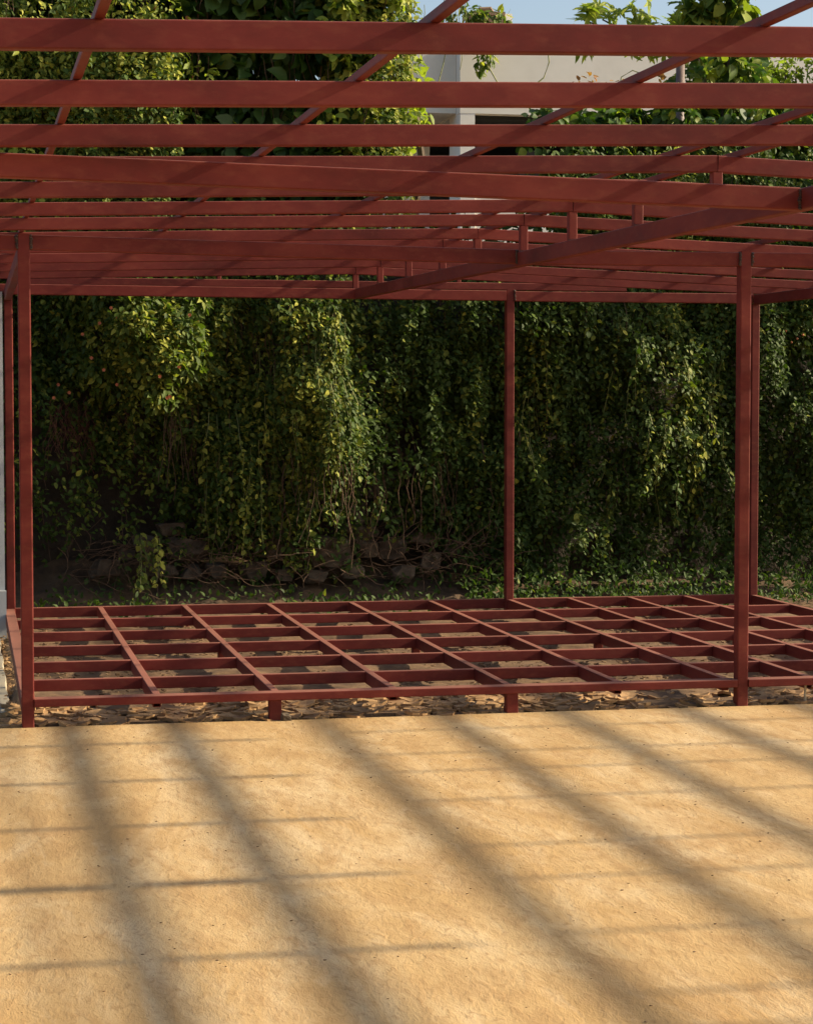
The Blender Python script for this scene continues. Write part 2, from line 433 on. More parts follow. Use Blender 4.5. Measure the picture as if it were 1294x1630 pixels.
# front plane beams
beampart("edge_beam", (.047, -.008, zc(.802)), (UD - DW/2 - .001, -.008, zc(.765)), DW, BT)
beampart("edge_beam", (UD + DW/2 + .001, -.008, zc(.765)), (3.671, -.008, zc(.768)), DW, BT)
beampart("edge_beam", (3.733, -.008, zc(.768)), (5.494, -.008, zc(.772)), DW, BT)
beampart("edge_beam", (-2.97, -.008, zc(.806)), (-.015, -.008, zc(.800)), DW, BT)
# overhang beam F
beampart("edge_beam", (-2.97, -3.77, zc(.826)), (UD - DW/2 - .001, -3.77, zc(.712)), DW, .076)
beampart("edge_beam", (UD + DW/2 + .001, -3.9, zc(.72)), (5.495, -3.9, zc(.76)), DW, BT)
beampart("side_beam", (5.02, -8.6, zc(.762)), (5.02, -3.93, zc(.766)), DW, .088)  # unseen beam, added to cast a shadow band on the patio
beampart("side_beam", (5.02, -3.86, zc(.766)), (5.02, -.045, zc(.772)), DW, .088)  # second length of the added shadow-casting beam
# back plane beams
beampart("back_beam", (-.7, 4.60, zc(.813)), (3.6, 4.60, zc(.80)), DW, BT)
beampart("back_beam", (3.664, 4.60, zc(.797)), (5.494, 4.60, zc(.797)), DW, BT)
# beam beyond the back posts, half lost in the ivy
beampart("ledger_beam", (.05, 5.2, Z0 + .868), (4.7, 5.2, Z0 + .862), .05, .055)
for u_, zt in ((.783, zl), (1.572, zl), (3.385, zr), (4.17, zr)):
    m = MB(); m.beam((u_, 5.2, Z0 + .893), (u_, 5.2, zt(u_, 5.2)), .03, .03, .004, up=(0, 1, 0)); part("stub_post", m)
# side beams
beampart("side_beam", (.022, .027, zc(.785)), (.022, 4.574, zc(.765)), DW, BT)
beampart("side_beam", (5.525, .027, zc(.770)), (5.525, 4.586, zc(.79)), DW, BT)
beampart("side_beam", (5.525, -3.866, zc(.765)), (5.525, -.042, zc(.770)), DW, .082)
beampart("side_beam", (5.525, -8.6, zc(.76)), (5.525, -3.934, zc(.765)), DW, .082)
# slats: two pieces each, folded over the main beam
SV = [-8.65, -7.7, -6.75, -5.8, -4.85, -3.87, -2.9, -1.94, -.95, -.06, .93, 1.82, 2.8, 3.76, 4.7]
SW = .038
SHF = lambda v: .067 if v < -3 else (.063 if v < -1.5 else .058)
rs = random.Random(8)
for v in SV:
    SH = SHF(v)
    j0 = rs.uniform(-.004, .004)
    beampart("slat", (-3.4, v, zl(-3.4, v) - SH/2 + rs.uniform(-.004, .004)), (UD - .0015, v, zl(UD, v) - SH/2), SW, SH, r=.004)
    beampart("slat", (UD + .0015, v + rs.uniform(-.003, .003), zl(UD, v) - SH/2 - .001), (5.95, v, zr(5.95, v) - SH/2 + rs.uniform(-.004, .004)), SW, SH, r=.004)
    # stub post from main beam up to the slat
    if v == -3.87: continue
    m = MB(); m.beam((UD, v, Z0 + dz(v) - .001), (UD, v, zl(UD, v) - SH - .001), .040, .040, .004, up=(0, 1, 0)); st = part("stub_post", m)
    # weld at foot
    w = MB(); rr = random.Random(int(v * 100))
    for k in range(7):
        w.tube([(UD - .022 + .006 * k, v - .022, Z0 + dz(v) + .001), (UD - .018 + .006 * k, v - .0225, Z0 + dz(v) + .004)], .0028, 5)
    w.build("weld", WELD, st)
# side stubs carrying the slats over the side beams
for v in SV:
    SH = SHF(v)
    for U_, zf, zt in ((5.525, zr, .775), (-3.0, zl, .80)):
        if zf(U_, v) - SH - (Z0 + zt) > .012:
            m = MB(); m.beam((U_, v, Z0 + zt + .001), (U_, v, zf(U_, v) - SH - .001), .035, .035, .004, up=(0, 1, 0)); part("stub_post", m)
# purlins on top of the slats
PU = [-3.11, -2.33, -1.54, -.76, .030, .783, 1.572, 2.352]
for u in PU:
    m = MB(); m.beam((u, -8.8, zl(u, -8.8) + .013), (u, 0, zl(u, 0) + .0135), .024, .025, .003)
    m.beam((u, 0, zl(u, 0) + .0135), (u, 5.23, zl(u, 5.23) + .0135), .024, .025, .003); part("purlin", m)
for u in [2.60, 3.385, 4.17, 4.955, 5.74]:
    m = MB(); m.beam((u, -8.8, zr(u, -8.8) + .013), (u, 0, zr(u, 0) + .0135), .024, .025, .003)
    m.beam((u, 0, zr(u, 0) + .0135), (u, 5.23, zr(u, 5.23) + .0135), .024, .025, .003); part("purlin", m)
# weld beads at the visible joints
def weldbead(parent, x, y, z0, z1, seed):
    r_ = random.Random(seed); w = MB(); z = z0
    while z < z1:
        q = .0065 + r_.uniform(0, .003)
        w.tube([(x + r_.uniform(-.003, .003), y, z), (x + r_.uniform(-.003, .003), y - .004, z + .006)], q, 6); z += .0085
    w.build("weld", WELD, parent, True)
weldbead(p1, -.017, -.036, 2.335, 2.402, 1); weldbead(p1, .050, -.036, 2.335, 2.402, 2)
weldbead(p3, 3.669, -.036, 2.300, 2.368, 3); weldbead(p3, 3.735, -.036, 2.300, 2.368, 4)
weldbead(b2, 3.664, 4.583, 2.33, 2.40, 5)
mbm = [o for o in pergola.children if o.name == "main_beam"][0]
weldbead(mbm, 2.4765, -.036, 2.295, 2.362, 6); weldbead(mbm, 2.4765, -3.797, 2.24, 2.308, 7)
# deck frame
DT = .14
beampart("deck_edge_beam", (.047, -.006, DT - .020), (3.671, -.006, DT - .020), .085, .040, r=.004)
beampart("deck_edge_beam", (3.733, -.006, DT - .020), (6.0, -.006, DT - .020), .085, .040, r=.004)
beampart("deck_edge_beam", (-.012, 4.65, DT - .035), (5.56, 4.65, DT - .035), .05, .070, r=.004)
beampart("deck_edge_beam", (.018, .046, DT - .035), (.018, 4.585, DT - .035), .068, .070, r=.004)
for k in range(1, 10):
    u = UJ[k] if k != 6 else 3.633
    v1 = 4.622 if k != 6 else 4.585
    if k == 6: beampart("joist", (u, .040, DT - .034), (u, 4.585, DT - .034), .040, .066, r=.004)
    else:
        beampart("joist", (u, .038, DT - .035), (u, 4.622, DT - .035), .040, .066, r=.004, hollow=True)
beampart("joist", (5.527, .038, DT - .035), (5.527, 4.585, DT - .035), .045, .066, r=.004)
edges = [.053] + [ (UJ[k] if k != 6 else 3.633) for k in range(1, 10)] + [5.527]
for r_ in range(1, 6):
    for a in range(10):
        x0 = edges[a] + (.0205 if a else .0); x1 = edges[a+1] - (.0205 if a < 9 else .023)
        beampart("cross_member", (x0, VR[r_], DT - .033 - .001 * (a % 2)), (x1, VR[r_] + rs.uniform(-.002, .002), DT - .033 - .001 * (a % 2)), .042, .060, r=.004)
def leg(u, v, top, w=.062):
    m = MB(); m.beam((u, v, -.07), (u, v, top), w, w, .005, up=(0, 1, 0)); part("deck_leg", m)
leg(1.236, -.008, DT - .0405); leg(2.459, -.008, DT - .0405)
for u in (1.2466, 2.4552, 3.633, 4.5604, 5.45):
    for v in (2.29, 4.60):
        if not (v > 4.5 and u in (3.633, 5.45)): leg(u, v + .06 if v < 4 else 4.585, DT - .071, .05)
# loose pin under the right side beam
m = MB(); m.tube([(4.075, .02, -.03), (4.073, .02, .05), (4.075, .02, .10)], [.008, .007, .007], 8)
tag(m.build("wooden_peg", mat_plain("pale_wood", [(.3, (.45, .36, .22)), (.7, (.6, .5, .33))], 20)), "short pale wooden peg standing in the dirt under the deck's front beam", "peg")

# ================================================================== LEFT GREY WALL
m = MB(); m.box((-2.2, 4.25, -.06), (-.018, 4.42, 2.34))
wl = m.build("concrete_wall", GREYWALL); tag(wl, "grey cement wall end at the far left beside the back post", "wall")
m = MB(); m.box((-2.2, 4.205, -.06), (-.010, 4.249, .30)); m.build("plinth", GREYWALL, wl)

# ================================================================== RETAINING WALL AND ROCKS
rw = empty("retaining_wall", (3, 6.6, 0), "dark stone retaining wall behind the deck, mostly hidden under ivy", "wall")
m = MB()
nx, nz = 90, 26; f = vnoise(31); vs = []
for j in range(nz + 1):
    for i in range(nx + 1):
        u = -3 + 13 * i / nx; z = -.1 + 2.95 * j / nz
        vs.append((u, WV + .06 - .09 * f(u * 4, z * 5) - .05 * f(u * 9 + 3, z * 11), z))
fs = [(j*(nx+1)+i, j*(nx+1)+i+1, (j+1)*(nx+1)+i+1, (j+1)*(nx+1)+i) for j in range(nz) for i in range(nx)]
m.add(vs, fs); m.build("masonry", WALLSTONE, rw, True)
m = MB(); m.box((-3, WV + .1, -.1), (10, WV + .4, 2.84)); m.build("wall_core", WALLSTONE, rw)

def rock(x, y, z, sx, sy, sz, seed, parent=None, name="stone"):
    r_ = random.Random(seed); bm = bmesh.new(); bmesh.ops.create_icosphere(bm, subdivisions=4, radius=1)
    pl = []
    for ax in ((1,0,0),(-1,0,0),(0,1,0),(0,-1,0),(0,0,1),(0,0,-1)):
        pl.append(((Vector(ax) + Vector((r_.gauss(0, .2), r_.gauss(0, .2), r_.gauss(0, .2)))).normalized(), r_.uniform(.52, .66)))
    pl += [(Vector((r_.gauss(0, 1), r_.gauss(0, 1), r_.gauss(0, 1))).normalized(), r_.uniform(.66, .86)) for _ in range(7)]
    for v in bm.verts:
        p = v.co.copy()
        for n_, d in pl:
            q = p.dot(n_)
            if q > d: p -= n_ * (q - d) * .97
        p *= 1 + .03 * math.sin(9 * p.x + seed) * math.sin(8 * p.z + 2 * seed) + r_.uniform(-.008, .008)
        v.co = Vector((x + p.x * sx * 1.5, y + p.y * sy * 1.4, z + p.z * sz * 1.5))
    me = bpy.data.meshes.new(name); bm.to_mesh(me); bm.free()
    return link(name, me, STONE, parent, False)
rub = empty("rubble_wall", (2.3, 6.1, 0), "low rough rubble stone wall at the foot of the ivy, left of the middle back post", "wall")
RK = [(2.50, 6.04, .42, .165, .13, .115), (1.64, 6.02, .275, .072, .08, .062), (2.10, 6.08, .45, .16, .12, .11), (1.09, 6.12, .47, .09, .08, .07),
      (1.40, 6.14, .45, .17, .1, .075), (2.85, 6.08, .42, .085, .08, .075), (2.42, 6.00, .22, .10, .08, .05), (1.93, 6.04, .27, .10, .08, .065),
      (3.36, 6.10, .33, .08, .08, .07), (3.55, 6.12, .42, .07, .07, .06), (3.12, 6.03, .22, .10, .09, .06), (1.20, 6.08, .28, .13, .08, .05),
      (.78, 6.10, .30, .11, .08, .07), (1.85, 6.15, .575, .26, .09, .038), (2.17, 6.02, .24, .07, .07, .055), (2.70, 6.03, .25, .09, .08, .06),
      (3.05, 6.12, .42, .11, .08, .08), (1.45, 6.06, .25, .07, .07, .055), (.95, 6.14, .40, .07, .07, .05), (2.78, 6.14, .56, .13, .08, .05),
      (3.30, 6.14, .50, .12, .08, .05), (1.30, 6.15, .60, .12, .08, .05), (2.33, 6.15, .58, .12, .08, .045)]
for i, a in enumerate(RK): rock(*a, 40 + i, rub)

# soil bank at the foot of the wall
m = MB(); f = vnoise(44); f2 = vnoise(45); vs = []; nx, ny = 130, 26
for j in range(ny + 1):
    for i in range(nx + 1):
        u = -1.5 + 9.5 * i / nx; t = j / ny; v = 4.72 + 1.78 * t
        hh = (.62 if u < 3.4 else .62 - .5 * min(1, (u - 3.4) / .5))
        hh *= .75 + .4 * f(u * 1.3, 0)
        tt = max(0, (v - 5.35) / 1.15); z = -.05 + hh * .6 * (tt ** 2.2) + .08 * f(u * 4, v * 4) * tt + .075 * f2(u * 11, v * 11) * (.3 + t)
        vs.append((u, v, z))
fs = [(j*(nx+1)+i, j*(nx+1)+i+1, (j+1)*(nx+1)+i+1, (j+1)*(nx+1)+i) for j in range(ny) for i in range(nx)]
m.add(vs, fs); tag(m.build("soil_bank", DIRTBANK, None, True), kind="structure")

# ================================================================== IVY AND CREEPERS ON THE WALL
def top_main(u, rng):
    h = 2.95 + .25 * NB(u * 1.5, 3)
    if 1.35 < u < 2.75: h = 3.25
    elif u < 3.15: h = 4.9 + .2 * NB(u, 1)
    elif u < 4.25: h = 3.02 + .10 * NB(u * 3, 3)
    else: h = 3.75 + .25 * NB(u * 2, 7)
    return h - abs(rng.normal(0, .25)) - (rng.rand() ** 1.0) * (h - .6) * .92
def dens_main(u, z):
    g = ND(u * 1.9 + 9, z * 1.5) * .6 + NC(u * 5, z * 3.2) * .4
    d = np.clip((g - .16) * 2.4, .28, 1.0)
    if z < .72 and .5 < u < 3.7: d *= max(.22 + .3 * (NC(u * 4, 2) > .6), (z - .35) / .42)
    if .3 < u < 1.6 and .65 < z < 1.2: d *= .55
    if u > 3.7 and z < 1.3: d = max(d, .85)
    return d
def lit_tint_main(u, z):  # leaf colour lightened in patches to stand for sun on the curtain
    t = 0
    t += .26 * math.exp(-((u - 1.0) / .45) ** 2 - ((z - 2.0) / .5) ** 2) + .10 * (u < 3.2)
    t += .18 * math.exp(-((u - 2.38) / .28) ** 2) * (1 if .6 < z < 2.3 else .3)
    t += .22 * math.exp(-((u - 5.35) / .18) ** 2) * (1 if z > 1.4 else .3)
    t += .10 * max(0, z - 2.6)
    return t + .12 * (NC(u * 3, z * .6) - .5)
ivy = empty("ivy_curtain", (3.5, 6.4, 0), "dense dark green ivy hanging down the whole retaining wall behind the deck", "ivy")
o, sm = curtain("foliage", L_IVY, ivy, 1, 9000, -.6, 7.6, top_main, (.12, .7), .043, .033, dens_main, lit_tint_main, stems=.06, hang=.5)
sm.build("stems", TWIG, ivy)
# lit trailing strands, their own plants
def mk_vine(name, label, seed, n, u0, u1, z0, z1, lr, leaf, mat, tint, out, step=.04, hang=.8):
    e = empty(name, ((u0 + u1) / 2, 6.2, 0), label, "vine", "vines trailing down the ivy wall")
    def tf(u, rng): return rng.uniform(z0, z1)
    o, sm = curtain("foliage", mat, e, seed, n, u0, u1, tf, lr, leaf, step, None, lambda u, z: tint, stems=1.0, out=out, hang=hang)
    sm.build("stems", STEM, e); return e
mk_vine("trailing_vine", "yellow-green vine trailing in long strands between the large pale rock and the roof", 11, 54, 1.95, 2.75, 1.3, 2.45, (.4, 1.1), .043, L_IVY, .20, .07)
mk_vine("trailing_vine", "narrow yellow-green vine hanging between the flowering vine and the middle strands", 12, 18, 1.5, 2.0, 1.0, 1.8, (.5, 1.0), .042, L_IVY, .32, .10)
mk_vine("trailing_vine", "bright green vine climbing down the ivy left of the right front post", 13, 46, 4.7, 5.75, 1.0, 2.6, (.25, .7), .043, L_IVY, .20, .08)
mk_vine("trailing_vine", "thin pale vine hanging just right of the middle back post", 14, 12, 4.05, 4.35, 1.6, 2.3, (.5, .9), .043, L_IVY, .30, .10)
mk_vine("trailing_vine", "small leafy vine dangling over the soil bank near the front left post", 15, 6, 1.0, 1.2, .55, .62, (.3, .5), .05, L_FLOWER, .35, .12)

# flowering clump, upper left
def clump_cloud(rng, n, c, r, shell=.55):
    d = rng.normal(size=(n, 3)); d /= np.linalg.norm(d, axis=1, keepdims=True)
    rad = shell + (1 - shell) * rng.rand(n) ** .5
    return np.array(c) + d * rad[:, None] * np.array(r), d
def leaf_cloud(name, mat, parent, seed, blobs, n_per, size, tint, hang=.4, wid=(.75, 1.0), zmin=None):
    rng = np.random.RandomState(seed); P = []; D = []; Nn = []
    for (c, r, k) in blobs:
        p, d = clump_cloud(rng, int(n_per * k), c, r); P.append(p)
        Nn.append(d + np.array([.4, -.25, .45]) + rng.normal(0, .35, p.shape))
        D.append(d * .6 + np.array([0, -.15, -hang]) + rng.normal(0, .5, p.shape))
    P = np.concatenate(P); D = np.concatenate(D); Nn = np.concatenate(Nn)
    if zmin is not None:
        k = P[:, 2] > zmin; P, D, Nn = P[k], D[k], Nn[k]
    n = len(P); T = tint + rng.normal(0, .2, n)
    S = size * rng.uniform(.6, 1.3, n)
    return leaves(name, P, D, Nn, S, rng.uniform(*wid, n), T, mat, parent, rng)

fv = empty("flowering_vine", (.9, 6.0, 0), "bushy vine with orange blossoms bulging from the wall at upper left behind the deck", "vine")
rb = np.random.RandomState(77)
blobs = []
for k in range(46):
    u = rb.uniform(.25, 1.5); z = rb.uniform(1.55, 2.75)
    if z < 1.35 + .35 * abs(u - 1.05): continue
    blobs.append(((u, WV - bulge(u, z) - .02, z), (rb.uniform(.09, .17), rb.uniform(.07, .13), rb.uniform(.08, .16)), 1))
leaf_cloud("foliage", L_FLOWER, fv, 78, blobs, 80, .062, .42, .5, (.62, .85))
FP = [(.72, 2.18), (.80, 2.29), (.84, 2.22), (.66, 1.92), (.75, 1.83), (1.15, 1.78), (1.22, 1.62), (1.24, 1.63), (.42, 1.72), (.50, 1.66), (1.45, 2.2), (1.38, 2.24), (.85, 1.72), (1.3, 1.85), (.38, 1.62), (.6, 2.1)]
for i, (u, z) in enumerate(FP):
    fl = MB()
    v = WV - bulge(u, z) - .17
    for k in range(5):
        a = 2 * math.pi * k / 5 + i; dx, dzz = math.cos(a), math.sin(a)
        c = Vector((u, v, z)); t = c + Vector((dx, -.4, dzz)) * .014; s_ = Vector((-dzz, 0, dx)) * .007
        q = c + Vector((dx, -.5, dzz)) * .010
        fl.add([c, q + s_, t, q - s_], [(0, 1, 2, 3)])
    fl.tube([(u, v + .012, z), (u, v - .006, z)], .005, 6)
    fl.build("blossom", FRUIT, fv)
# right-hand orange blossoms
fr = empty("flowering_vine", (6.2, 6.0, 0), "sprig of small orange berries in the ivy right of the right front post", "vine")
rb = np.random.RandomState(79)
blobs = [((6.25 + rb.uniform(-.25, .3), 6.0, 2.15 + rb.uniform(-.2, .2)), (.1, .08, .12), 1) for k in range(8)]
leaf_cloud("foliage", L_FLOWER, fr, 80, blobs, 46, .065, .35, .5)
for i in range(7):
    fl = MB(); x_, z_ = 6.12 + .05 * i, 2.07 + .03 * ((i * 5) % 4)
    fl.tube([(x_, 5.885, z_), (x_, 5.870, z_ + .005), (x_, 5.858, z_)], [.004, .010, .004], 6); fl.build("berry", FRUIT, fr)

# aerial roots, hanging twigs
def hanging(mb, rng, n, u0, u1, zt, zb, rad, v0=None, wav=.03):
    for _ in range(n):
        u = rng.uniform(u0, u1); z = zt + rng.uniform(-.1, .1); L = (zt - zb) * rng.uniform(.4, 1.1)
        pts = []; du = rng.uniform(-.06, .06); v = (WV - bulge(u, z) - .02) if v0 is None else v0 + rng.uniform(-.1, .1)
        ns = 9
        for k in range(ns):
            u += du * L / ns + rng.uniform(-wav, wav) * L * .5; z -= L / ns * rng.uniform(.7, 1.2); v += rng.uniform(-.012, .012)
            if z < .02: break
            pts.append((u, v, z))
        if len(pts) > 2: mb.tube(pts, rad, 3)
rr = random.Random(90)
rt = MB(); hanging(rt, rr, 46, .35, .68, 1.56, 1.12, .0022, None, .16); hanging(rt, rr, 20, .55, 1.0, 1.5, 1.2, .0018, None, .2)
o = rt.build("aerial_roots", ROOT, fv); o["label"] = "reddish brown hanging root tuft"
rt = MB(); hanging(rt, rr, 26, 1.2, 1.5, 1.55, .9, .003, None, .06); rt.build("aerial_roots", TWIG, fv)
tw = MB(); hanging(tw, rr, 80, 1.6, 3.9, 1.2, .35, .0032, None, .09); hanging(tw, rr, 26, 1.7, 2.7, 2.35, 1.7, .003, None, .06)
# arching tangled twigs at the foot of the wall
for _ in range(330):
    u = rr.uniform(.4, 3.8); v = rr.uniform(5.72, 6.15); z = .16 + (v - 5.7) * .5 + rr.uniform(0, .25)
    a = rr.uniform(-1, 1) * 1.2; L = rr.uniform(.12, .55); n = 9; pts = []; cu = rr.uniform(-1.1, 1.1)
    for k in range(n):
        pts.append((u, v, max(z, .03))); u += math.cos(a) * L / n; z += math.sin(a) * L / n * .8; a += cu / n + rr.uniform(-.4, .4); v += rr.uniform(-.012, .012)
    tw.tube(pts, rr.uniform(.0012, .0032), 4)
dv = empty("dead_vines", (2.2, 6.0, 0), "tangle of dry brown vine stems over the rocks at the foot of the ivy", "vines")
tw.build("stems", TWIG, dv)
# weeds: small green leaves in the bank and under the back of the deck
rng = np.random.RandomState(55); n = 7500
u = rng.uniform(.0, 7.4, n); v = rng.uniform(4.85, 6.1, n); keep = np.where(u > 3.5, rng.rand(n) < .9, (ND(u * 2, v * 2) > .5) & (rng.rand(n) < .4)); u, v = u[keep], v[keep]; n = len(u)
z = .02 + np.clip(v - 5.35, 0, 1) ** 2 * .35 + rng.uniform(0, .07, n) + (u > 3.5) * np.clip(v - 4.9, 0, 1) * rng.uniform(0, .22, n)
P = np.stack([u, v, z], 1); D = rng.normal(0, .8, (n, 3)) + np.array([0, -.2, .7]); Nn = rng.normal(0, .4, (n, 3)) + np.array([0, -.6, .9])
o = leaves("weeds", P, D, Nn, rng.uniform(.025, .06, n), rng.uniform(.5, .9, n), .30 + rng.normal(0, .16, n), L_IVY, None, rng)
tag(o, "low green weeds growing in the soil at the foot of the ivy wall", "weeds", kind="stuff")

# ---- broad-leaved creeper on top left, above the wall
bc = empty("broad_leaf_creeper", (1.9, 6.8, 2.5), "tall bank of broad dark green creeper leaves seen between the top left slats", "creeper")
m = MB(); m.box((-3, 6.95, 2.5), (3.55, 7.3, 5.3)); 
def bulk(u0, u1, z0, z1, v0, seed, rb_, nb, rsz):
    r_ = np.random.RandomState(seed); out = []
    for _ in range(nb):
        out.append(((r_.uniform(u0, u1), v0 + r_.uniform(-.15, .12), r_.uniform(z0, z1)), (r_.uniform(*rsz), r_.uniform(.09, .16), r_.uniform(*rsz)), 1))
    return out
leaf_cloud("foliage", L_BROAD, bc, 61, bulk(1.35, 2.95, 3.0, 5.2, 6.2, 62, None, 105, (.12, .26)), 27, .15, .26, .7, (.9, 1.15))
core = MB(); core.tube([(u_, 6.75, 2.6 + .3 * (i % 2)) for i, u_ in enumerate(np.linspace(-1, 3.4, 12))], .10, 8)
for u_ in np.linspace(-.9, 3.3, 15): core.tube([(u_, 6.7, 2.6), (u_ + .1, 6.62, 3.6), (u_ - .05, 6.58, 4.6), (u_ + .1, 6.6, 5.3)], [.04, .03, .022, .012], 6)
core.build("stems", TRUNK, bc)
# dark foliage mass behind, so that no light shows through the bank
leaf_cloud("inner_foliage", L_IVY, bc, 63, bulk(-1.0, 2.85, 2.6, 5.4, 6.78, 64, None, 430, (.2, .34)), 60, .12, .10, .6, (.85, 1.1))
yl = empty("flowering_vine", (.6, 6.3, 2.6), "yellow-green vine with orange flowers spilling over the top left of the wall", "vine")
bl = bulk(-.4, 1.45, 2.75, 5.1, 6.22, 65, None, 130, (.10, .2))
leaf_cloud("foliage", L_FLOWER, yl, 66, bl, 46, .075, .62, .5, (.65, .9))
leaf_cloud("young_leaves", L_YELLOW, yl, 67, bulk(.1, 1.6, 3.0, 5.1, 5.98, 68, None, 60, (.08, .16)), 30, .07, .45, .5, (.5, .75))
r_ = random.Random(5)
for i in range(40):
    u_, z_ = r_.uniform(.5, 1.5), r_.uniform(3.5, 4.6)
    v_ = 6.02 + r_.uniform(-.03, .05)
    fl = MB(); fl.tube([(u_, v_, z_), (u_, v_ - .01, z_ + .004), (u_, v_ - .025, z_)], [.005, .016, .006], 6); fl.build("blossom", FRUIT, yl)
sm = MB(); hanging(sm, r_, 60, -.2, 3.3, 4.9, 3.3, .004, 6.1, .07); sm.build("stems", TWIG, yl)
ry = empty("leafy_vine", (3.2, 6.5, 2.6), "sunlit vine with fine yellow-green leaves at the white building's left edge", "vine")
leaf_cloud("foliage", L_FLOWER, ry, 69, bulk(2.6, 3.2, 3.45, 4.3, 6.2, 70, None, 34, (.09, .17)) + bulk(2.5, 3.22, 4.3, 5.1, 6.2, 71, None, 34, (.09, .17)), 60, .065, .62, .5, (.6, .85))
leaf_cloud("young_leaves", L_YELLOW, ry, 72, bulk(2.5, 3.22, 3.5, 5.1, 6.0, 73, None, 40, (.07, .13)), 28, .085, .5, .5, (.75, 1.0))
sm = MB(); hanging(sm, r_, 8, 3.3, 3.75, 4.9, 4.2, .003, 6.3, .05)
core = sm; core.tube([(3.2, 6.6, 2.6), (3.15, 6.5, 3.6), (3.2, 6.4, 4.6), (3.1, 6.4, 5.1)], [.05, .04, .03, .015], 6)
core.build("stems", STEM, ry)
# vine tip against the sky / over the parapet (in front of the white building)
vt = empty("hanging_vine", (5.2, 12.6, 5.2), "green vine drooping over the white parapet with a thin looping tendril", "vine")
leaf_cloud("foliage", L_FLOWER, vt, 74, [((5.40, 12.62, 5.42), (.10, .10, .13), 1), ((5.36, 12.6, 5.62), (.16, .12, .12), 1.3), ((5.15, 12.6, 5.84), (.26, .12, .13), 2.2), ((5.48, 12.6, 5.80), (.24, .12, .10), 1.6), ((5.33, 12.62, 5.30), (.05, .05, .08), .4)], 60, .095, .5, .6, (.45, .7))
sm = MB(); sm.tube([(5.38, 12.6, 5.45), (5.42, 12.55, 5.28), (5.52, 12.52, 5.10), (5.66, 12.5, 4.98), (5.78, 12.5, 4.98), (5.92, 12.52, 5.08), (6.05, 12.55, 5.18), (6.12, 12.58, 5.36), (6.13, 12.7, 5.6)], .008, 5)
sm.tube([(5.0, 12.6, 5.7), (4.9, 12.5, 5.3), (4.80, 12.45, 4.95)], .006, 4)
sm.tube([(4.9, 12.85, 5.66), (5.4, 12.7, 5.75), (5.9, 12.8, 5.66)], .012, 5)
sm.build("stems", STEM, vt)

# ================================================================== WHITE BUILDING
wb = empty("white_building", (6, 13, 2.6), "pale cement building with open shaded bay behind the wall", "building")
m = MB(); m.box((5.203, 13.0, 4.83), (13.5, 18.0, 5.66)); m.build("parapet", PALE, wb)
m = MB(); m.box((5.40, 13.16, 4.79), (13.3, 16.59, 4.828)); m.build("soffit", SOFFIT_SHADE, wb)  # thin dark sheet added for the shade under the parapet
m = MB(); m.box((5.206, 13.003, 2.5), (5.375, 13.55, 4.829)); m.build("column", PALE, wb)
m = MB(); m.box((12.9, 13.003, 2.5), (13.1, 13.3, 4.829)); m.build("column", PALE, wb)
m = MB(); m.box((5.376, 13.02, 2.5), (13.4, 13.14, 3.93)); m.build("balcony_wall", PALE, wb)
m = MB(); m.box((5.25, 16.6, 2.5), (13.4, 16.8, 4.829)); m.build("back_wall", BAY_SHADE, wb)
m = MB(); m.box((5.376, 13.145, 2.5), (13.4, 16.59, 2.8)); m.build("floor", BAY_SHADE, wb)
m = MB(); m.box((13.3, 13.02, 2.5), (13.45, 16.59, 4.828)); m.build("side_wall", PALE, wb)
m = MB(); m.box((6.05, 13.6, 2.8), (6.35, 13.75, 4.5)); m.build("partition", BAY_SHADE, wb)
# low wing at left of the column
m = MB(); m.box((4.2, 14.6, 2.5), (5.2, 14.8, 4.829)); m.build("wing_wall", PALE, wb)
m = MB(); m.box((4.2, 13.2, 4.85), (5.2, 18.0, 5.62)); m.build("wing_parapet", PALE, wb)
m = MB(); m.add([(4.75, 13.9, 4.4), (5.2, 14.4, 4.80), (5.2, 14.4, 4.829), (4.7, 13.9, 4.829), (4.75, 13.98, 4.4), (5.2, 14.48, 4.80), (5.2, 14.48, 4.829), (4.7, 13.98, 4.829)],
      [(0,1,2,3),(7,6,5,4),(0,4,5,1),(1,5,6,2),(2,6,7,3),(3,7,4,0)]); m.build("bracket", PALE, wb)
# tank box on its roof
tk = empty("roof_tank", (5.6, 13.6, 5.66), "weathered brown box with a pale edge on the white building's roof", "tank")
m = MB(); m.box((5.47, 13.5, 5.66), (5.84, 13.9, 6.02)); m.build("box", CRATE, tk)
m = MB(); m.box((5.842, 13.49, 5.66), (5.93, 13.9, 6.045)); m.build("edge_board", PALE, tk)
m = MB(); m.box((5.44, 13.46, 6.022), (5.84, 13.92, 6.06)); m.build("lid", CRATE, tk)
m = MB(); 
for k in range(6): m.box((5.475 + .06 * k, 13.485, 5.67), (5.515 + .06 * k, 13.499, 6.015))
m.build("slats", CRATE, tk)
m = MB(); m.tube([(5.55, 13.7, 6.06), (5.6, 13.7, 6.12), (5.72, 13.7, 6.13), (5.76, 13.7, 6.06)], .03, 8); m.build("handle", CRATE, tk)

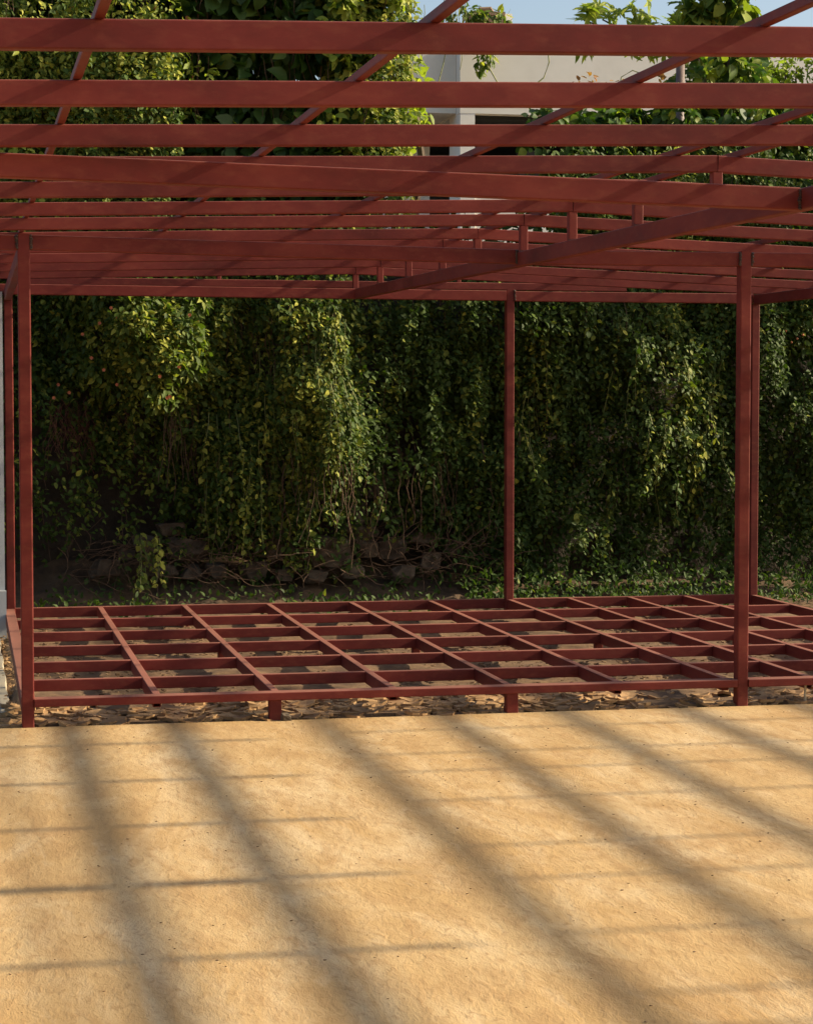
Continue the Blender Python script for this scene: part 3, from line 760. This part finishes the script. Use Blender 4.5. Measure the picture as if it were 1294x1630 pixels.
# ================================================================== RIGHT SIDE VEGETATION AND POLE
pl = MB(); pl.tube([(5.592, 6.56, 2.84), (5.592, 6.56, 4.47)], .037, 14)
tag(pl.build("metal_pole", PIPE, None, True), "brown grey metal pole standing behind the wall under the leafy column", "pole")
def tree(name, label, seed, blobs, n_per, size, mat, tint, base, top, cat="tree", wid=(.75, 1), hang=.4, trad=.06):
    e = empty(name, base, label, cat)
    leaf_cloud("crown", mat, e, seed, blobs, n_per, size, tint, hang, wid)
    t = MB(); b = Vector(base); tp = Vector(top); r_ = random.Random(seed)
    t.tube([b, b.lerp(tp, .35) + Vector((.05, 0, 0)), b.lerp(tp, .7) - Vector((.04, 0, 0)), tp], [trad, trad * .8, trad * .6, trad * .3], 8)
    for c, r, k in blobs[::2]:
        s_ = b.lerp(tp, r_.uniform(.3, .85)); c = Vector(c)
        t.tube([s_, s_.lerp(c, .5) + Vector((0, 0, .04)), c], [trad * .35, trad * .25, trad * .12], 5)
    t.build("trunk", TRUNK, e); return e
# leaf-wrapped column (big round leaves)
rb = np.random.RandomState(101); bl = []
for k in range(46):
    z = rb.uniform(4.05, 5.4); a = rb.uniform(0, 6.28); r0 = .20 * (1 - .35 * max(0, (4.7 - z)))
    bl.append(((6.27 + math.cos(a) * r0 + .04, 7.55 + math.sin(a) * r0, z), (.10, .10, .12), 1))
tree("leafy_column", "tall column thickly wrapped in big glossy heart-shaped leaves against the sky", 102, bl, 26, .135, L_BROAD, .62, (6.27, 7.6, 2.5), (6.27, 7.6, 5.2), "climbing plant", (.95, 1.15), .8)
# palmate-leaved tree (star leaf rosettes) behind
def palmate(name, label, seed, cs, base, R0=.15):
    e = empty(name, base, label, "tree"); rng = np.random.RandomState(seed)
    P = []; D = []; Nn = []; S = []; W = []; T = []; t = MB(); b = Vector(base)
    for (x, y, z) in cs:
        for q in range(5):
            c = np.array([x, y, z]) + rng.normal(0, .065, 3); ax = np.array([0, -.7, .7]) + rng.normal(0, .45, 3); ax /= np.linalg.norm(ax)
            h = np.cross(ax, [0.3, .1, 1]); h /= np.linalg.norm(h); g = np.cross(ax, h)
            for k in range(8):
                a = 2 * math.pi * k / 8 + rng.normal(0, .12)
                d = h * math.cos(a) + g * math.sin(a) + ax * .12
                P.append(c); D.append(d); Nn.append(ax); S.append(R0 * rng.uniform(.6, 1.05)); W.append(.42); T.append(.5 + rng.normal(0, .2))
        t.tube([b + Vector((0, 0, 2.28)), Vector(((x + b.x) / 2, y, 4.78)), (x, y, z - .02)], [.02, .014, .007], 5)
    t.tube([b, b + Vector((.0, 0, 2.3))], [.06, .03], 8)
    leaves("crown", np.array(P), np.array(D), np.array(Nn), np.array(S), np.array(W), np.array(T), L_YELLOW, e, rng)
    t.build("trunk", TRUNK, e); return e
def V75(pts, d=0.0):
    # spread around the spot behind the right part of the wall
    return [(a, 8.0 + d + .1 * ((i * 7) % 5 - 2), b) for i, (a, b) in enumerate(pts)]
palmate("papaya_tree", "yellow-green tree with star-shaped leaves rising above the white parapet", 110,
        V75([(5.12, 4.98), (5.35, 5.03), (5.45, 4.90), (5.62, 5.02), (5.78, 5.05), (5.92, 4.92), (6.06, 4.98), (5.25, 4.80), (5.6, 4.82), (5.85, 4.78), (6.12, 5.10), (6.2, 4.85)]), (6.4, 8.1, 2.5))
# hedge behind the wall at right
rb = np.random.RandomState(120); bl = []
for k in range(150):
    u_ = rb.uniform(4.75, 7.6); top = 4.15 + .35 * NB(u_ * 2, 9) if u_ < 5.7 else (4.42 if u_ < 6.5 else 4.12) + .2 * NB(u_ * 3, 2)
    if u_ < 5.35: top = min(top, 4.08)
    z_ = rb.uniform(2.9, top); bl.append(((u_, 7.0 + rb.uniform(-.15, .3), z_), (.13, .12, .12), 1))
tree("hedge", "broad-leaved green hedge growing on the terrace at the right behind the wall", 121, bl, 34, .115, L_BROAD, .60, (6.2, 7.3, 2.5), (6.2, 7.3, 4.1), "hedge", (.85, 1.1), .5)
rb = np.random.RandomState(122); bl = []
for k in range(60):
    u_ = rb.uniform(6.3, 7.7); z_ = rb.uniform(4.15, 4.68); bl.append(((u_, 7.6 + rb.uniform(-.15, .2), z_), (.11, .12, .10), 1))
tree("yellow_shrub", "sunlit yellow-green shrub with fine leaves against the sky at the upper right edge", 123, bl, 60, .075, L_YELLOW, .35, (7.0, 7.7, 2.5), (7.0, 7.7, 4.4), "shrub", (.4, .6), .1)
at_ = empty("autumn_sprig", (5.1, 7.2, 3.9), "thin sprig of orange-tinted young leaves in front of the white parapet", "vine")
leaf_cloud("foliage", L_AUTUMN, at_, 124, [((4.93, 7.2, 4.33), (.07, .04, .03), .8), ((5.02, 7.2, 4.35), (.05, .04, .04), .8), ((5.62, 7.2, 4.40), (.04, .03, .03), .7), ((5.25, 7.2, 4.33), (.08, .04, .02), .5)], 16, .05, .5, .2)
sm = MB(); sm.tube([(4.95, 7.2, 3.9), (4.98, 7.2, 4.3), (5.15, 7.2, 4.33)], .005, 4); sm.tube([(5.2, 7.2, 4.0), (5.28, 7.2, 4.38), (5.38, 7.2, 4.44), (5.5, 7.2, 4.40), (5.64, 7.2, 4.40)], .005, 4)
sm.build("stems", STEM, at_)
# fringe of ivy on the wall crest at right (broader leaves)
fe = empty("ivy_fringe", (5.6, 6.4, 3.0), "broad-leaved ivy spilling over the wall crest right of the white building", "ivy")
bl = bulk(4.25, 7.4, 2.75, 3.98, 6.35, 130, None, 130, (.10, .18))
leaf_cloud("foliage", L_BROAD, fe, 131, bl, 36, .10, .45, .6, (.85, 1.1))
leaf_cloud("inner_foliage", L_IVY, fe, 132, bulk(3.4, 7.6, 2.5, 3.0, 6.6, 133, None, 90, (.14, .22)), 50, .09, .15, .6, (.85, 1.1))

# ================================================================== LOOSE STUFF ON THE GROUND
def flakes(name, n, area, size, mat, seed, zf, label, cat):
    rng = np.random.RandomState(seed); mb = MB()
    for i in range(n):
        x = rng.uniform(area[0], area[1]); y = rng.uniform(area[2], area[3]); s = rng.uniform(*size); k = rng.randint(6, 11)
        a0 = rng.uniform(0, 6.28); tl = rng.normal(0, .14, 2); z = zf(x, y); cu = rng.uniform(-.3, .5)
        ring = []; asp = rng.uniform(.45, 1)
        for j in range(k):
            a = a0 + 2 * math.pi * j / k; q = s * rng.uniform(.75, 1.1)
            dx, dy = q * math.cos(a), q * math.sin(a) * asp
            ring.append((x + dx, y + dy, max(z + tl[0] * dx + tl[1] * dy + cu * (dx * dx) / s * .5 + s * .12, z - .004)))
        th = min(.016, s * rng.uniform(.15, .5))
        vs = [(x, y, z + s * .12 + th)] + [(a, b, c + th) for a, b, c in ring] + ring
        fs = [(0, 1 + j, 1 + (j + 1) % k) for j in range(k)] + [(1 + j, 1 + k + j, 1 + k + (j + 1) % k, 1 + (j + 1) % k) for j in range(k)]
        mb.add(vs, fs)
    return tag(mb.build(name, mat), label, cat, kind="stuff")
flakes("plaster_flakes", 2300, (-.1, 6.2, -.02, .75), (.010, .06), CHIP, 1, lambda x, y: -.012, "dry tan flakes and clods lying in the dirt strip under the deck's front", "debris")
flakes("dry_leaf_litter", 5200, (-.1, 6.6, .5, 4.9), (.005, .018), LITTER, 2, lambda x, y: -.010, "brown leaf litter and clods covering the dirt under the deck grid", "debris")
flakes("crumbs", 420, (-1.0, 4.2, -5.6, -.05), (.0015, .0055), CRUMB, 3, lambda x, y: 0.0005, "tiny dark crumbs scattered over the sandy concrete", "debris")
flakes("clods", 110, (-.05, -.02, .0, 4.2), (.008, .016), CHIP, 4, lambda x, y: -.02, "crumbling clods in the gap between the walkway and the deck", "debris")
pb = rock(1.285, -.06, .014, .026, .02, .02, 300, None, "pebble"); tag(pb, "grey pebble on the slab edge against the short left deck leg", "pebble")

# ================================================================== OFF-FRAME STEEL CANOPY ON THE RIGHT (unseen, added so that its bars shade the patio)
cn = empty("shadow_canopy", (9.5, -2, 0), "unseen red steel grid canopy added on the right to cast bar shadows on the patio", "canopy")
for u in (6.60, 7.24, 7.87, 8.51, 9.15, 9.79, 10.4):
    m = MB(); m.beam((u, -9.3, 2.50), (u, .8, 2.50), .05, .062, .004); m.build("grid_bar", PAINT, cn)
for v in (-8.3, -7.7, -7.05, -6.4, -5.8, -5.47, -4.80, -4.06, -3.52, -2.64, -1.97, -1.51, -.84, -.22, .38):
    m = MB(); m.beam((6.5, v, 2.475), (10.5, v, 2.475), .024, .032, .004); m.build("cross_bar", PAINT, cn)
for u, v in ((7.24, -9.2), (10.4, -9.2), (7.24, .7), (10.4, .7)):
    m = MB(); m.beam((u, v, -.05), (u, v, 2.46), .07, .07, .005, up=(0, 1, 0)); m.build("post", PAINT, cn)
